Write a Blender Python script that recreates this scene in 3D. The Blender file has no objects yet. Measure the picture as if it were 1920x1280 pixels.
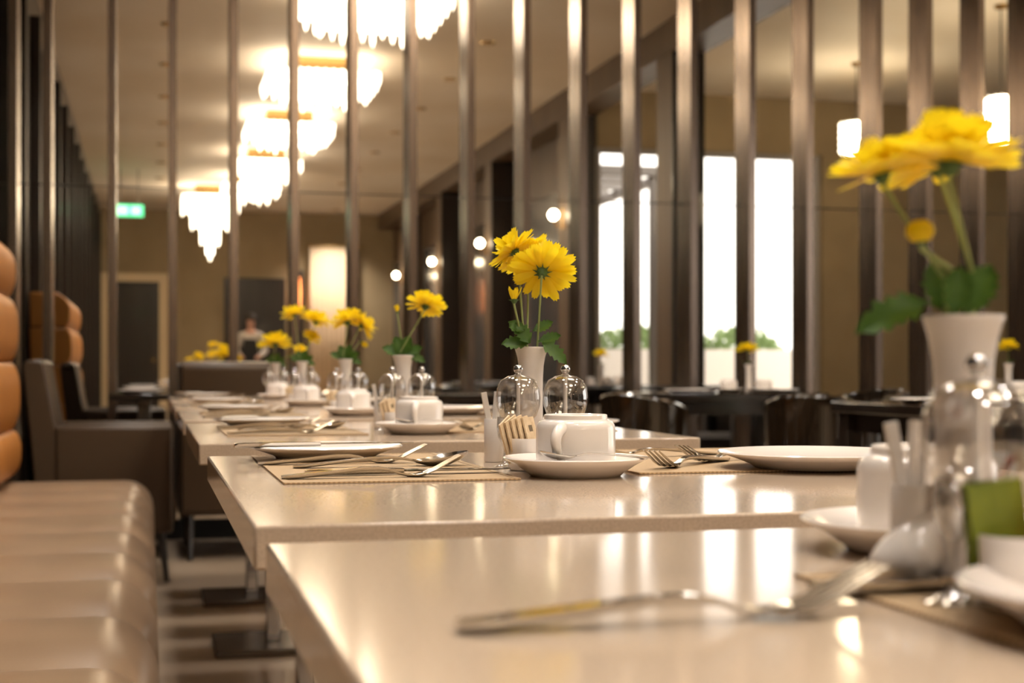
import bpy, bmesh, math, random
from mathutils import Vector, Matrix, Euler

random.seed(7)
D = bpy.data
SC = bpy.context.scene
COL = SC.collection
PI = math.pi

# ------------------------------------------------------------------ camera
# world: x = across the row of tables (right), y = along the row (away), z = up
CAM_H = 0.858
YAW = math.radians(14.3)
CS, SN = math.cos(YAW), math.sin(YAW)
F = 2667.0                      # focal length for a 1920 px wide frame (50 mm on 36 mm)
cam_d = D.cameras.new('camera')
cam_d.lens = 50.0
cam_d.sensor_width = 36.0
cam_d.shift_y = 53.0 / 1920.0
cam_d.clip_start = 0.02
cam_d.clip_end = 200
cam_d.dof.use_dof = True
cam_d.dof.focus_distance = 1.47
cam_d.dof.aperture_fstop = 6.8
cam_d.dof.aperture_blades = 0
cam = D.objects.new('camera', cam_d)
COL.objects.link(cam)
cam.location = (0, 0, CAM_H)
cam.rotation_euler = (math.radians(90), 0, -YAW)
SC.camera = cam

# ------------------------------------------------------------------ sky, exposure
world = D.worlds.new('overcast_sky')
SC.world = world
world.use_nodes = True
wn = world.node_tree.nodes
wn['Background'].inputs[0].default_value = (1.0, 0.95, 0.89, 1)
wn['Background'].inputs[1].default_value = 1.8
SC.view_settings.view_transform = 'Standard'
SC.view_settings.look = 'None'
SC.view_settings.exposure = 1.22
SC.view_settings.gamma = 1.0
SC.view_settings.use_curve_mapping = False
SC.cycles.max_bounces = 12
SC.cycles.glossy_bounces = 8
SC.cycles.transmission_bounces = 10
SC.cycles.transparent_max_bounces = 12
SC.cycles.sample_clamp_indirect = 6.0
SC.cycles.caustics_reflective = False
SC.cycles.caustics_refractive = False

LAMP_L = 3.8                   # radiance of the chandelier diffusers
LAMP_COL = (1.0, 0.88, 0.72, 1)


def plan(px, Z):
    """floor-plan point seen in the column px at camera depth Z"""
    X = (px - 960.0) / F * Z
    return (CS * X + SN * Z, -SN * X + CS * Z)


def space(px, py, Z):
    x, y = plan(px, Z)
    return Vector((x, y, CAM_H - (py - 693.0) / F * Z))


# ------------------------------------------------------------------ materials
MATS = {}


def mat(name, col, rough=0.5, metal=0.0, noise=None, bump=None, coat=0.0, spec=0.5,
        trans=0.0, emit=None, estr=0.0, sheen=0.0, ior=1.45):
    m = D.materials.new(name)
    m.use_nodes = True
    nt = m.node_tree
    b = nt.nodes['Principled BSDF']
    b.inputs['Base Color'].default_value = (*col, 1)
    b.inputs['Roughness'].default_value = rough
    b.inputs['Metallic'].default_value = metal
    b.inputs['Specular IOR Level'].default_value = spec
    b.inputs['Coat Weight'].default_value = coat
    b.inputs['Coat Roughness'].default_value = 0.05
    b.inputs['Transmission Weight'].default_value = trans
    b.inputs['IOR'].default_value = ior
    b.inputs['Sheen Weight'].default_value = sheen
    if emit:
        b.inputs['Emission Color'].default_value = (*emit, 1)
        b.inputs['Emission Strength'].default_value = estr
    tc = nt.nodes.new('ShaderNodeTexCoord')
    if noise:                   # (scale, second colour, detail, stretch)
        sc, c2, det, stretch = noise
        mp = nt.nodes.new('ShaderNodeMapping')
        mp.inputs['Scale'].default_value = stretch
        nz = nt.nodes.new('ShaderNodeTexNoise')
        nz.inputs['Scale'].default_value = sc
        nz.inputs['Detail'].default_value = det
        rp = nt.nodes.new('ShaderNodeValToRGB')
        rp.color_ramp.elements[0].position = 0.35
        rp.color_ramp.elements[1].position = 0.68
        rp.color_ramp.elements[0].color = (*c2, 1)
        rp.color_ramp.elements[1].color = (*col, 1)
        nt.links.new(tc.outputs['Object'], mp.inputs['Vector'])
        nt.links.new(mp.outputs['Vector'], nz.inputs['Vector'])
        nt.links.new(nz.outputs['Fac'], rp.inputs['Fac'])
        nt.links.new(rp.outputs['Color'], b.inputs['Base Color'])
    if bump:                    # (scale, strength)
        nz2 = nt.nodes.new('ShaderNodeTexNoise')
        nz2.inputs['Scale'].default_value = bump[0]
        nz2.inputs['Detail'].default_value = 4
        bp = nt.nodes.new('ShaderNodeBump')
        bp.inputs['Strength'].default_value = bump[1]
        bp.inputs['Distance'].default_value = 0.002
        nt.links.new(tc.outputs['Object'], nz2.inputs['Vector'])
        nt.links.new(nz2.outputs['Fac'], bp.inputs['Height'])
        nt.links.new(bp.outputs['Normal'], b.inputs['Normal'])
    MATS[name] = m
    return m


ONE = (1, 1, 1)
mat('stone', (0.60, 0.48, 0.37), 0.11, noise=(420, (0.49, 0.385, 0.29), 3, ONE), coat=0.0, spec=0.36)
mat('porcelain', (0.86, 0.80, 0.75), 0.16, coat=0.4)
mat('vase_white', (0.86, 0.80, 0.76), 0.35)
mat('steel', (0.60, 0.57, 0.53), 0.10, 1.0)
mat('chrome', (0.62, 0.62, 0.64), 0.12, 1.0)
mat('base_metal', (0.16, 0.14, 0.12), 0.25, 0.9)
mat('mirror', (0.88, 0.85, 0.80), 0.0, 1.0)
mat('bronze', (0.20, 0.155, 0.125), 0.26, 0.92, noise=(3, (0.16, 0.12, 0.095), 3, (1, 1, 0.2)))
mat('black_gap', (0.012, 0.010, 0.009), 0.6)
mat('dark_wood', (0.026, 0.017, 0.012), 0.35, noise=(6, (0.015, 0.010, 0.007), 4, (1, 1, 0.1)), coat=0.2)
mat('brown_wood', (0.11, 0.072, 0.042), 0.45, noise=(6, (0.08, 0.05, 0.03), 4, (1, 1, 0.1)))
mat('tan_wall', (0.34, 0.26, 0.155), 0.8, noise=(2.5, (0.30, 0.225, 0.13), 3, ONE))
mat('ceiling_paint', (0.76, 0.71, 0.64), 0.7, noise=(0.6, (0.66, 0.58, 0.47), 4, ONE))
mat('floor_stone', (0.52, 0.40, 0.28), 0.32, noise=(1.4, (0.44, 0.33, 0.23), 5, ONE), coat=0.3)
mat('seat_leather', (0.33, 0.225, 0.14), 0.30, bump=(160, 0.12), noise=(5, (0.29, 0.195, 0.12), 3, ONE))
mat('back_leather', (0.50, 0.20, 0.04), 0.45, bump=(160, 0.12), noise=(5, (0.44, 0.17, 0.032), 3, ONE))
mat('brown_leather', (0.066, 0.040, 0.022), 0.38, bump=(140, 0.12))
mat('taupe_leather', (0.15, 0.105, 0.065), 0.45, bump=(140, 0.12))
mat('lacquer', (0.013, 0.008, 0.004), 0.07, coat=0.8)
mat('grey_fabric', (0.07, 0.06, 0.055), 0.8, bump=(300, 0.3))
mat('table_dark', (0.016, 0.011, 0.008), 0.14, coat=0.4)
mat('glass', (1, 1, 1), 0.0, trans=1.0, ior=1.45)
def thin_glass(name, edge):
    m = D.materials.new(name)
    m.use_nodes = True
    nt = m.node_tree
    nt.nodes.remove(nt.nodes['Principled BSDF'])
    tr = nt.nodes.new('ShaderNodeBsdfTransparent')
    tr.inputs[0].default_value = (0.96, 0.95, 0.94, 1)
    gl = nt.nodes.new('ShaderNodeBsdfGlossy')
    gl.inputs['Roughness'].default_value = 0.01
    lw = nt.nodes.new('ShaderNodeLayerWeight')
    lw.inputs['Blend'].default_value = 0.25
    fr = nt.nodes.new('ShaderNodeMath')
    fr.operation = 'MULTIPLY_ADD'
    fr.inputs[1].default_value = edge
    fr.inputs[2].default_value = 0.15
    nt.links.new(lw.outputs['Facing'], fr.inputs[0])
    mx = nt.nodes.new('ShaderNodeMixShader')
    nt.links.new(fr.outputs[0], mx.inputs[0])
    nt.links.new(tr.outputs[0], mx.inputs[1])
    nt.links.new(gl.outputs[0], mx.inputs[2])
    nt.links.new(mx.outputs[0], nt.nodes['Material Output'].inputs['Surface'])
    MATS[name] = m


thin_glass('clear_glass', 0.75)
mat('window_glass', (1, 1, 1), 0.0, trans=1.0, ior=1.05)
mat('paper', (0.84, 0.79, 0.74), 0.7)
mat('sachet_cream', (0.78, 0.62, 0.42), 0.6, noise=(120, (0.62, 0.46, 0.28), 2, ONE))
mat('sachet_green', (0.20, 0.24, 0.015), 0.45, noise=(60, (0.15, 0.19, 0.012), 2, ONE))
mat('sachet_red', (0.66, 0.10, 0.03), 0.45)
mat('sachet_print', (0.16, 0.11, 0.06), 0.6)
mat('stem', (0.30, 0.36, 0.12), 0.5)
mat('calyx', (0.07, 0.13, 0.03), 0.6)
mat('disc', (0.72, 0.50, 0.02), 0.8, bump=(900, 0.6))
mat('white_wall', (0.80, 0.78, 0.75), 0.8)
mat('cream_paint', (0.70, 0.55, 0.36), 0.5)
mat('curtain', (0.78, 0.62, 0.44), 0.8)
mat('paving', (0.62, 0.58, 0.52), 0.8, noise=(2, (0.5, 0.47, 0.42), 3, ONE))
mat('canopy_grey', (0.35, 0.33, 0.32), 0.6)
mat('soil', (0.08, 0.05, 0.03), 0.9)
mat('skin', (0.55, 0.30, 0.22), 0.5)
mat('hair', (0.035, 0.022, 0.015), 0.6)
mat('shirt', (0.60, 0.55, 0.50), 0.8)
mat('apron', (0.012, 0.012, 0.013), 0.7)
mat('lamp_glow', (0.9, 0.8, 0.6), 0.4, emit=LAMP_COL[:3], estr=LAMP_L)
mat('crystal_glow', (0.9, 0.85, 0.75), 0.2, emit=(1.0, 0.86, 0.66), estr=2.6)
mat('globe_glow', (0.9, 0.85, 0.75), 0.4, emit=(1.0, 0.82, 0.55), estr=16.0)
mat('orange_glow', (0.9, 0.3, 0.1), 0.4, emit=(1.0, 0.28, 0.08), estr=2.5)
mat('sign_green', (0.05, 0.5, 0.2), 0.4, emit=(0.10, 0.85, 0.36), estr=1.0)
mat('sign_white', (0.8, 0.9, 0.8), 0.4, emit=(0.35, 1.0, 0.60), estr=1.2)
mat('gold', (0.60, 0.40, 0.16), 0.25, 1.0)


def leafy(name, col, c2, sc, transl):
    m = mat(name, col, 0.5, noise=(sc, c2, 3, ONE))
    nt = m.node_tree
    b = nt.nodes['Principled BSDF']
    tr = nt.nodes.new('ShaderNodeBsdfTranslucent')
    tr.inputs['Color'].default_value = (*col, 1)
    mx = nt.nodes.new('ShaderNodeMixShader')
    mx.inputs[0].default_value = transl
    out = nt.nodes['Material Output']
    nt.links.new(b.outputs[0], mx.inputs[1])
    nt.links.new(tr.outputs[0], mx.inputs[2])
    nt.links.new(mx.outputs[0], out.inputs['Surface'])
    return m


leafy('petal', (0.97, 0.80, 0.020), (0.96, 0.72, 0.012), 60, 0.45)
leafy('leaf', (0.075, 0.16, 0.022), (0.05, 0.12, 0.016), 80, 0.25)
leafy('hedge', (0.30, 0.40, 0.18), (0.20, 0.30, 0.12), 6, 0.35)


def woven():
    m = mat('woven', (0.44, 0.30, 0.17), 0.55)
    nt = m.node_tree
    b = nt.nodes['Principled BSDF']
    tc = nt.nodes.new('ShaderNodeTexCoord')
    ck = nt.nodes.new('ShaderNodeTexChecker')
    ck.inputs['Scale'].default_value = 420
    ck.inputs['Color1'].default_value = (0.50, 0.35, 0.20, 1)
    ck.inputs['Color2'].default_value = (0.36, 0.245, 0.135, 1)
    nt.links.new(tc.outputs['Object'], ck.inputs['Vector'])
    nt.links.new(ck.outputs['Color'], b.inputs['Base Color'])


woven()


# ------------------------------------------------------------------ mesh building
class MB:
    def __init__(self):
        self.v = []
        self.f = []

    def add(self, vs, fs, M=None):
        n = len(self.v)
        for p in vs:
            p = Vector(p)
            self.v.append(M @ p if M else p)
        for f in fs:
            self.f.append([i + n for i in f])
        return self

    def box(self, x0, x1, y0, y1, z0, z1, M=None):
        vs = [(x0, y0, z0), (x1, y0, z0), (x1, y1, z0), (x0, y1, z0),
              (x0, y0, z1), (x1, y0, z1), (x1, y1, z1), (x0, y1, z1)]
        fs = [(3, 2, 1, 0), (4, 5, 6, 7), (0, 1, 5, 4), (1, 2, 6, 5), (2, 3, 7, 6), (3, 0, 4, 7)]
        return self.add(vs, fs, M)

    def lathe(self, prof, n=40, M=None, closed=False):
        """revolve (r, z) pairs around z; r == 0 ends close on the axis"""
        vs, fs, rings = [], [], []
        for r, z in prof:
            if r < 1e-7:
                rings.append([len(vs)])
                vs.append((0, 0, z))
            else:
                rings.append(list(range(len(vs), len(vs) + n)))
                for k in range(n):
                    a = 2 * PI * k / n
                    vs.append((r * math.cos(a), r * math.sin(a), z))
        pairs = list(zip(rings[:-1], rings[1:]))
        if closed:
            pairs.append((rings[-1], rings[0]))
        for A, B in pairs:
            for k in range(n):
                k2 = (k + 1) % n
                if len(A) == 1 and len(B) == 1:
                    continue
                if len(A) == 1:
                    fs.append((A[0], B[k2], B[k]))
                elif len(B) == 1:
                    fs.append((A[k], A[k2], B[0]))
                else:
                    fs.append((A[k], A[k2], B[k2], B[k]))
        return self.add(vs, fs, M)

    def tube(self, pts, rad, n=10, M=None, flat=1.0):
        pts = [Vector(p) for p in pts]
        if not isinstance(rad, (list, tuple)):
            rad = [rad] * len(pts)
        vs, fs = [], []
        up = Vector((0, 0, 1))
        prev = None
        for i, p in enumerate(pts):
            t = (pts[min(i + 1, len(pts) - 1)] - pts[max(i - 1, 0)]).normalized()
            if prev is None:
                a = t.cross(up)
                if a.length < 1e-3:
                    a = t.cross(Vector((1, 0, 0)))
                a.normalize()
            else:
                a = (prev - t * prev.dot(t)).normalized()
            prev = a
            b = t.cross(a)
            for k in range(n):
                g = 2 * PI * k / n
                vs.append(p + (a * math.cos(g) * flat + b * math.sin(g)) * rad[i])
        for i in range(len(pts) - 1):
            for k in range(n):
                k2 = (k + 1) % n
                fs.append((i * n + k, i * n + k2, (i + 1) * n + k2, (i + 1) * n + k))
        fs.append(tuple(range(n - 1, -1, -1)))
        fs.append(tuple((len(pts) - 1) * n + k for k in range(n)))
        return self.add(vs, fs, M)

    def strip(self, st, cols=7, M=None):
        """a closed sheet along +x; st = (x, half width, z, dish, thickness, y offset)"""
        vs, fs = [], []
        for s in st:
            x, hw, z, dish, th = s[:5]
            yo = s[5] if len(s) > 5 else 0
            for side in (0, 1):
                for k in range(cols):
                    c = -1 + 2 * k / (cols - 1)
                    rr = th * (1 - 0.6 * abs(c) ** 4)
                    vs.append((x, yo + c * hw, z + dish * c * c - (rr if side else 0)))
        w = 2 * cols
        for i in range(len(st) - 1):
            a, b = i * w, (i + 1) * w
            for k in range(cols - 1):
                fs.append((a + k, b + k, b + k + 1, a + k + 1))
                fs.append((a + cols + k, a + cols + k + 1, b + cols + k + 1, b + cols + k))
            fs.append((a, a + cols, b + cols, b))
            fs.append((a + cols - 1, b + cols - 1, b + w - 1, a + w - 1))
        for e in (0, (len(st) - 1) * w):
            for k in range(cols - 1):
                fs.append((e + k, e + k + 1, e + cols + k + 1, e + cols + k))
        return self.add(vs, fs, M)

    def extrude(self, prof, y0, y1, M=None):
        """closed (x, z) outline pushed from y0 to y1"""
        n = len(prof)
        vs = [(x, y0, z) for x, z in prof] + [(x, y1, z) for x, z in prof]
        fs = [tuple(range(n - 1, -1, -1)), tuple(range(n, 2 * n))]
        for k in range(n):
            k2 = (k + 1) % n
            fs.append((k, k2, n + k2, n + k))
        return self.add(vs, fs, M)

    def mesh(self, name, material, smooth=True, angle=40):
        me = D.meshes.new(name)
        me.from_pydata([tuple(p) for p in self.v], [], self.f)
        bm = bmesh.new()
        bm.from_mesh(me)
        bmesh.ops.recalc_face_normals(bm, faces=bm.faces)
        bm.to_mesh(me)
        bm.free()
        me.materials.append(MATS[material])
        if smooth:
            me.polygons.foreach_set('use_smooth', [True] * len(me.polygons))
            me.set_sharp_from_angle(angle=math.radians(angle))
        me.update()
        return me

    def build(self, name, material, parent=None, smooth=True, bevel=0, loc=None, subsurf=0, angle=40, seg=2):
        o = D.objects.new(name, self.mesh(name, material, smooth, angle))
        COL.objects.link(o)
        if parent:
            o.parent = parent
        if loc:
            o.location = loc
        if bevel:
            md = o.modifiers.new('bevel', 'BEVEL')
            md.width = bevel
            md.segments = seg
            md.limit_method = 'ANGLE'
            md.angle_limit = math.radians(35)
        if subsurf:
            md = o.modifiers.new('smooth', 'SUBSURF')
            md.levels = subsurf
            md.render_levels = subsurf
        return o


def tag(o, label=None, cat=None, group=None, kind=None):
    if label:
        o['label'] = label
    if cat:
        o['category'] = cat
    if group:
        o['group'] = group
    if kind:
        o['kind'] = kind
    return o


def thing(name, label, cat, loc=(0, 0, 0), rz=0.0, group=None):
    o = D.objects.new(name, None)
    o.empty_display_size = 0.05
    COL.objects.link(o)
    o.location = loc
    o.rotation_euler = (0, 0, rz)
    return tag(o, label, cat, group)


def part(name, mesh, parent, M=None):
    o = D.objects.new(name, mesh)
    COL.objects.link(o)
    o.parent = parent
    if M is not None:
        o.matrix_basis = M
    return o


def struct(o):
    o['kind'] = 'structure'
    return o


# ================================================================== THE ROOM
WALL_Y = 7.40                    # mirrored wall
LEFT_X = -0.80
HALL_X = 4.22                    # side wall of the long hall
BACK_Y = -10.3
RIGHT_X = 9.2
TERR_Y = 1.55                    # wall with the terrace window
CEIL = 3.60

struct(MB().box(LEFT_X - .2, RIGHT_X + .2, BACK_Y - .2, WALL_Y + .2, -0.12, 0).build('floor', 'floor_stone', smooth=False))
ceil = MB().box(LEFT_X - .2, HALL_X + .02, BACK_Y - .2, WALL_Y + .2, CEIL, CEIL + .15)
ceil.box(HALL_X + .02, RIGHT_X + .2, TERR_Y - .2, WALL_Y + .2, CEIL, CEIL + .15)
struct(ceil.build('ceiling', 'ceiling_paint', smooth=False))

# left wall of dark wood with upright ribs
wl = struct(MB().box(LEFT_X - .2, LEFT_X, BACK_Y - .2, WALL_Y + .2, 0, CEIL).build('wall_left', 'dark_wood', smooth=False))
rib_me = MB().box(0, 0.07, -0.03, 0.03, 0, 3.3).mesh('rib', 'dark_wood', False)
for k in range(14):
    part('rib', rib_me, wl, Matrix.Translation((LEFT_X, 6.75 - k * 1.15, 0)))

# far end wall, with a doorway, dark panels and a light curtain
we = struct(MB().box(LEFT_X - .2, HALL_X + .2, BACK_Y - .2, BACK_Y, 0, CEIL).build('wall_back', 'tan_wall', smooth=False))
for (x0, x1, z1) in ((1.25, 2.30, 2.45), (2.42, 2.62, 2.6)):
    MB().box(x0, x1, BACK_Y, BACK_Y + .05, 0.0, z1).build('wall_panel', 'dark_wood', we, bevel=.006)
d1 = struct(MB().box(-0.68, 0.16, BACK_Y + .002, BACK_Y + .05, 0, 2.36).build('door_1', 'dark_wood', smooth=False))
df = MB().box(-0.80, -0.68, BACK_Y + .002, BACK_Y + .09, 0, 2.50)
df.box(0.16, 0.30, BACK_Y + .002, BACK_Y + .09, 0, 2.50)
df.box(-0.68, 0.16, BACK_Y + .002, BACK_Y + .09, 2.36, 2.50)
df.build('door_frame', 'cream_paint', d1, smooth=False)
MB().lathe([(0, 0), (.02, 0), (.022, .03), (0, .035)], 16,
           Matrix.Translation((0.06, BACK_Y + .05, 1.02)) @ Matrix.Rotation(-PI / 2, 4, 'X')).build('door_knob', 'gold', d1)

# side wall of the hall: slate dark panels between the columns
ws = struct(MB().box(HALL_X, HALL_X + .02, BACK_Y - .2, TERR_Y - .2, 0, CEIL).build('wall_right', 'brown_wood', smooth=False))
mat('slate_glass', (0.045, 0.050, 0.058), 0.22, coat=0.3)
for k in range(4):
    y1 = 1.05 - k * 3.0
    y0 = max(y1 - 2.35, BACK_Y + .1)
    if y1 - y0 > .4:
        MB().box(HALL_X - .03, HALL_X, y0, y1, 0.1, 2.75).build('wall_panel', 'slate_glass', ws, bevel=.006)

# wall towards the terrace with the large window (frame, mullion, panes)
wx0, wx1, wz1 = 4.24, 6.64, 3.04
wt = MB().box(wx1, RIGHT_X + .2, TERR_Y - .2, TERR_Y, 0, CEIL)
wt.box(wx0, wx1, TERR_Y - .2, TERR_Y, wz1, CEIL)
wt = struct(wt.build('wall_terrace', 'tan_wall', smooth=False))
win = MB()
win.box(wx0, wx0 + .05, TERR_Y - .14, TERR_Y - .06, 0, wz1)
win.box(wx1 - .05, wx1, TERR_Y - .14, TERR_Y - .06, 0, wz1)
win.box(wx0 + .05, wx1 - .05, TERR_Y - .14, TERR_Y - .06, wz1 - .05, wz1)
win.box(wx0 + .05, wx1 - .05, TERR_Y - .14, TERR_Y - .06, 0, .06)
w1 = struct(win.build('window_1', 'canopy_grey', smooth=False))
MB().box(wx0 + .05, wx1 - .05, TERR_Y - .103, TERR_Y - .097, .06, wz1 - .05).build('pane', 'window_glass', w1, smooth=False)

# right wall: unseen tall windows, added to bring in more daylight
wr = MB()
RW = [(1.75, 3.35), (3.75, 5.35), (5.75, 7.1)]
edges = [TERR_Y - .2] + [e for p in RW for e in p] + [WALL_Y + .2]
for a, b in zip(edges[0::2], edges[1::2]):
    wr.box(RIGHT_X, RIGHT_X + .2, a, b, 0, CEIL)
for a, b in RW:
    wr.box(RIGHT_X, RIGHT_X + .2, a, b, 3.0, CEIL)
    wr.box(RIGHT_X, RIGHT_X + .2, a, b, 0, .3)
wr = struct(wr.build('wall_side', 'tan_wall', smooth=False))
for i, (a, b) in enumerate(RW):
    fr = MB()
    fr.box(RIGHT_X + .06, RIGHT_X + .12, a, a + .05, .3, 3.0).box(RIGHT_X + .06, RIGHT_X + .12, b - .05, b, .3, 3.0)
    fr.box(RIGHT_X + .06, RIGHT_X + .12, a + .05, b - .05, .3, .35).box(RIGHT_X + .06, RIGHT_X + .12, a + .05, b - .05, 2.95, 3.0)
    f_ = struct(fr.build('window_%d' % (i + 2), 'canopy_grey', smooth=False))  # out-of-view window, added for its daylight
    MB().box(RIGHT_X + .087, RIGHT_X + .093, a + .05, b - .05, .35, 2.95).build('pane', 'window_glass', f_, smooth=False)

# light portals in the window openings (guide the sky light, give none themselves)
def portal(loc, rot, sx, sy):
    l = D.lights.new('window_daylight', 'AREA')
    l.shape = 'RECTANGLE'
    l.size, l.size_y = sx, sy
    l.cycles.is_portal = True
    o = D.objects.new('window_daylight', l)
    COL.objects.link(o)
    o.location = loc
    o.rotation_euler = rot
portal(((wx0 + wx1) / 2, TERR_Y - .25, wz1 / 2), (-PI / 2, 0, PI), wx1 - wx0, wz1)
for a, b in RW:
    portal((RIGHT_X + .25, (a + b) / 2, 1.65), (0, PI / 2, 0), 2.7, b - a)

# mirrored wall: two rows of mirror panes between upright metal slats
wf = struct(MB().box(LEFT_X - .2, RIGHT_X + .2, WALL_Y + .006, WALL_Y + .2, 0, CEIL).build('wall_front', 'black_gap', smooth=False))
SL = [-0.645, -0.485, -0.180, 0.113, 0.415, 0.721, 1.025, 1.332, 1.640, 1.943, 2.257, 2.563, 2.890, 3.235,
      3.585, 4.010, 4.328, 4.665, 4.985, 5.32, 5.65, 5.98, 6.31, 6.64, 6.97, 7.3, 7.63, 7.96, 8.29, 8.62, 8.95]
slat_me = MB().box(-0.020, 0.020, -0.10, 0.0, 0.10, CEIL).mesh('slat', 'bronze', False)
bs_edges = [LEFT_X] + SL + [RIGHT_X]
for k, x in enumerate(SL):
    part('slat', slat_me, wf, Matrix.Translation((x, WALL_Y - .001, 0)))
SEAM = 1.775
for a, b in zip(bs_edges[:-1], bs_edges[1:]):
    for z0, z1 in ((0.10, SEAM - .003), (SEAM + .003, CEIL)):
        MB().box(a + .0005, b - .0005, WALL_Y, WALL_Y + .006, z0, z1).build('mirror_pane', 'mirror', wf, smooth=False)
struct(MB().box(LEFT_X, RIGHT_X, WALL_Y - .015, WALL_Y + .006, 0, 0.10).build('baseboard_front', 'black_gap', smooth=False))

# columns along the edge of the hall, the less-lit mirror side put into a darker slab
COLS = [4.35, 1.52, -1.70, -4.70, -7.70]
nth = ['nearest the mirrored wall', 'by the terrace window', 'third from the mirrored wall', 'fourth from the mirrored wall',
       'farthest down the hall']
for i, y in enumerate(COLS):
    c = thing('column', 'tall brown wooden column with shade painted on one side, ' + nth[i], 'column', (3.95, y, 0), 0, 'columns along the hall')
    MB().box(0, 0.26, -.34, .0, 0, 3.339).build('shaft', 'brown_wood', c, smooth=False)
    MB().box(-.004, 0.264, .001, .03, 0, 3.339).build('shade_slab', 'dark_wood', c, smooth=False)
    if i >= 1:
        g = thing('wall_sconce', 'glowing round globe sconce on the column ' + nth[i], 'lamp', (3.95, y - .17, 2.38), 0, 'globe sconces on the columns')
        MB().lathe([(0, -.05), (.022, -.046), (.042, -.026), (.05, 0), (.042, .026), (.022, .046), (0, .05)], 20,
                   Matrix.Translation((-.10, 0, 0))).build('globe', 'globe_glow', g)
        MB().box(-.012, 0, -.03, .03, -.14, .06).tube([(-.006, 0, -.10), (-.07, 0, -.11), (-.10, 0, -.048)], .008).build('bracket', 'gold', g)

# beam over the columns
struct(MB().box(3.94, 4.218, BACK_Y, WALL_Y - .13, 3.34, CEIL - .001).build('trim_1', 'brown_wood', smooth=False))

# terrace outside
struct(MB().box(HALL_X + .02, 16, -12, TERR_Y - .2, -0.14, -0.02).build('terrace_paving', 'paving', smooth=False))
struct(MB().box(HALL_X + .4, 15, -2.5, -2.35, -0.02, 1.12).build('wall_garden', 'white_wall', smooth=False))


def shrub(name, label, loc, rx, ry, rz, n, seed):
    rnd = random.Random(seed)
    t = thing(name, label, 'shrub', loc, 0, 'shrubs on the terrace')
    m = MB()
    for k in range(n):
        a, b = rnd.uniform(0, 2 * PI), math.acos(rnd.uniform(-0.6, 1))
        r = rnd.uniform(.75, 1.0)
        c = Vector((rx * r * math.cos(a) * math.sin(b), ry * r * math.sin(a) * math.sin(b), rz * (.62 + .6 * r * math.cos(b) * .63)))
        M = Matrix.Translation(c) @ Euler((rnd.uniform(0, 6), rnd.uniform(0, 6), rnd.uniform(0, 6))).to_matrix().to_4x4()
        s = rnd.uniform(.05, .10)
        m.add([(-s, 0, 0), (0, -s * .45, .01), (s, 0, 0), (0, s * .45, .01)], [(0, 1, 2, 3)], M)
    o = m.build('foliage', 'hedge', t, smooth=False)
    o['kind'] = 'stuff'
    st = MB()
    for k in range(4):
        a = k * 1.6
        st.tube([(0, 0, 0), (.3 * rx * math.cos(a), .3 * ry * math.sin(a), rz * .5), (.6 * rx * math.cos(a), .6 * ry * math.sin(a), rz * .9)],
                [.02, .014, .006], 6)
    st.build('stem', 'soil', t)


shrub('garden_shrub', 'green shrub outside by the left edge of the terrace window', (5.1, -3.4, -.02), .45, .45, 1.35, 700, 1)
shrub('garden_shrub', 'taller leafy green shrub behind the middle of the terrace window', (6.35, -3.5, -.02), .65, .5, 1.5, 900, 2)
shrub('garden_shrub', 'bushy green shrub outside at the right of the terrace window', (7.9, -3.5, -.02), .7, .5, 1.5, 900, 3)
shrub('garden_shrub', 'low bright green shrub close to the terrace window', (4.85, .2, -.02), .3, .3, .72, 500, 4)

cn = thing('pergola', 'grey slatted pergola roof over the terrace', 'pergola', (4.35, -2.2, 0))
for k in range(5):
    MB().box(0, 1.0, k * .6, k * .6 + .12, 2.95, 3.05).build('slat', 'canopy_grey', cn, smooth=False)
for k in (0, 1):
    MB().box(k * .9, k * .9 + .1, 0, 2.5, 2.86, 2.95).build('beam', 'canopy_grey', cn, smooth=False)
for k in (0, 1):
    MB().box(.9, 1.0, k * 2.4, k * 2.4 + .1, -.019, 2.86).build('post', 'canopy_grey', cn, smooth=False)

# ------------------------------------------------------------------ lamps
def chandelier(label, x, y, w, zb, zt, tiers=2):
    t = thing('chandelier', label, 'chandelier', (x, y, CEIL), 0, 'crystal chandeliers along the ceiling')
    MB().box(-w * .28, w * .28, -w * .28, w * .28, zt - CEIL, -0.001).build('ceiling_plate', 'gold', t, bevel=.01)
    for k in range(tiers):
        f0 = k / tiers
        f1 = (k + 1) / tiers
        z1 = zt - (zt - zb) * f0 - CEIL - .001
        z0 = zt - (zt - zb) * f1 - CEIL
        ww = w * (1.0 - .34 * k)
        MB().box(-ww / 2 + .05, ww / 2 - .05, -ww / 2 + .05, ww / 2 - .05, z0 + .03, z1).build('diffuser', 'lamp_glow', t, bevel=.02)
        c = MB()
        n = max(6, int(ww / .07))
        for i in range(n):
            for side in range(4):
                q = -ww / 2 + ww * (i + .5) / n
                px, py = [(q, -ww / 2), (ww / 2, q), (q, ww / 2), (-ww / 2, q)][side]
                hz = .03 * ((i * 7 + side) % 3)
                c.lathe([(0, z0 - hz), (.016, z0 + .04 - hz), (.016, z1 - .01), (0, z1 - .002)], 5, Matrix.Translation((px, py, 0)))
        o = c.build('crystal_rods', 'crystal_glow', t, smooth=False)
        o['kind'] = 'stuff'
    return t


pos = ['nearest the mirrored wall', 'second from the mirrored wall', 'third from the mirrored wall', 'fourth from the mirrored wall',
       'fifth from the mirrored wall']
for i, y in enumerate((4.85, 2.05, -0.6, -3.3, -5.6)):
    chandelier('glowing square tiered crystal ceiling chandelier, ' + pos[i], 1.50 - .03 * i, y, 1.0 - .06 * i, 3.26, 3.46)
chandelier('large deep glowing crystal chandelier at the far end of the hall', 0.88, -7.0, .80, 2.55, 3.45, 4)


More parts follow.
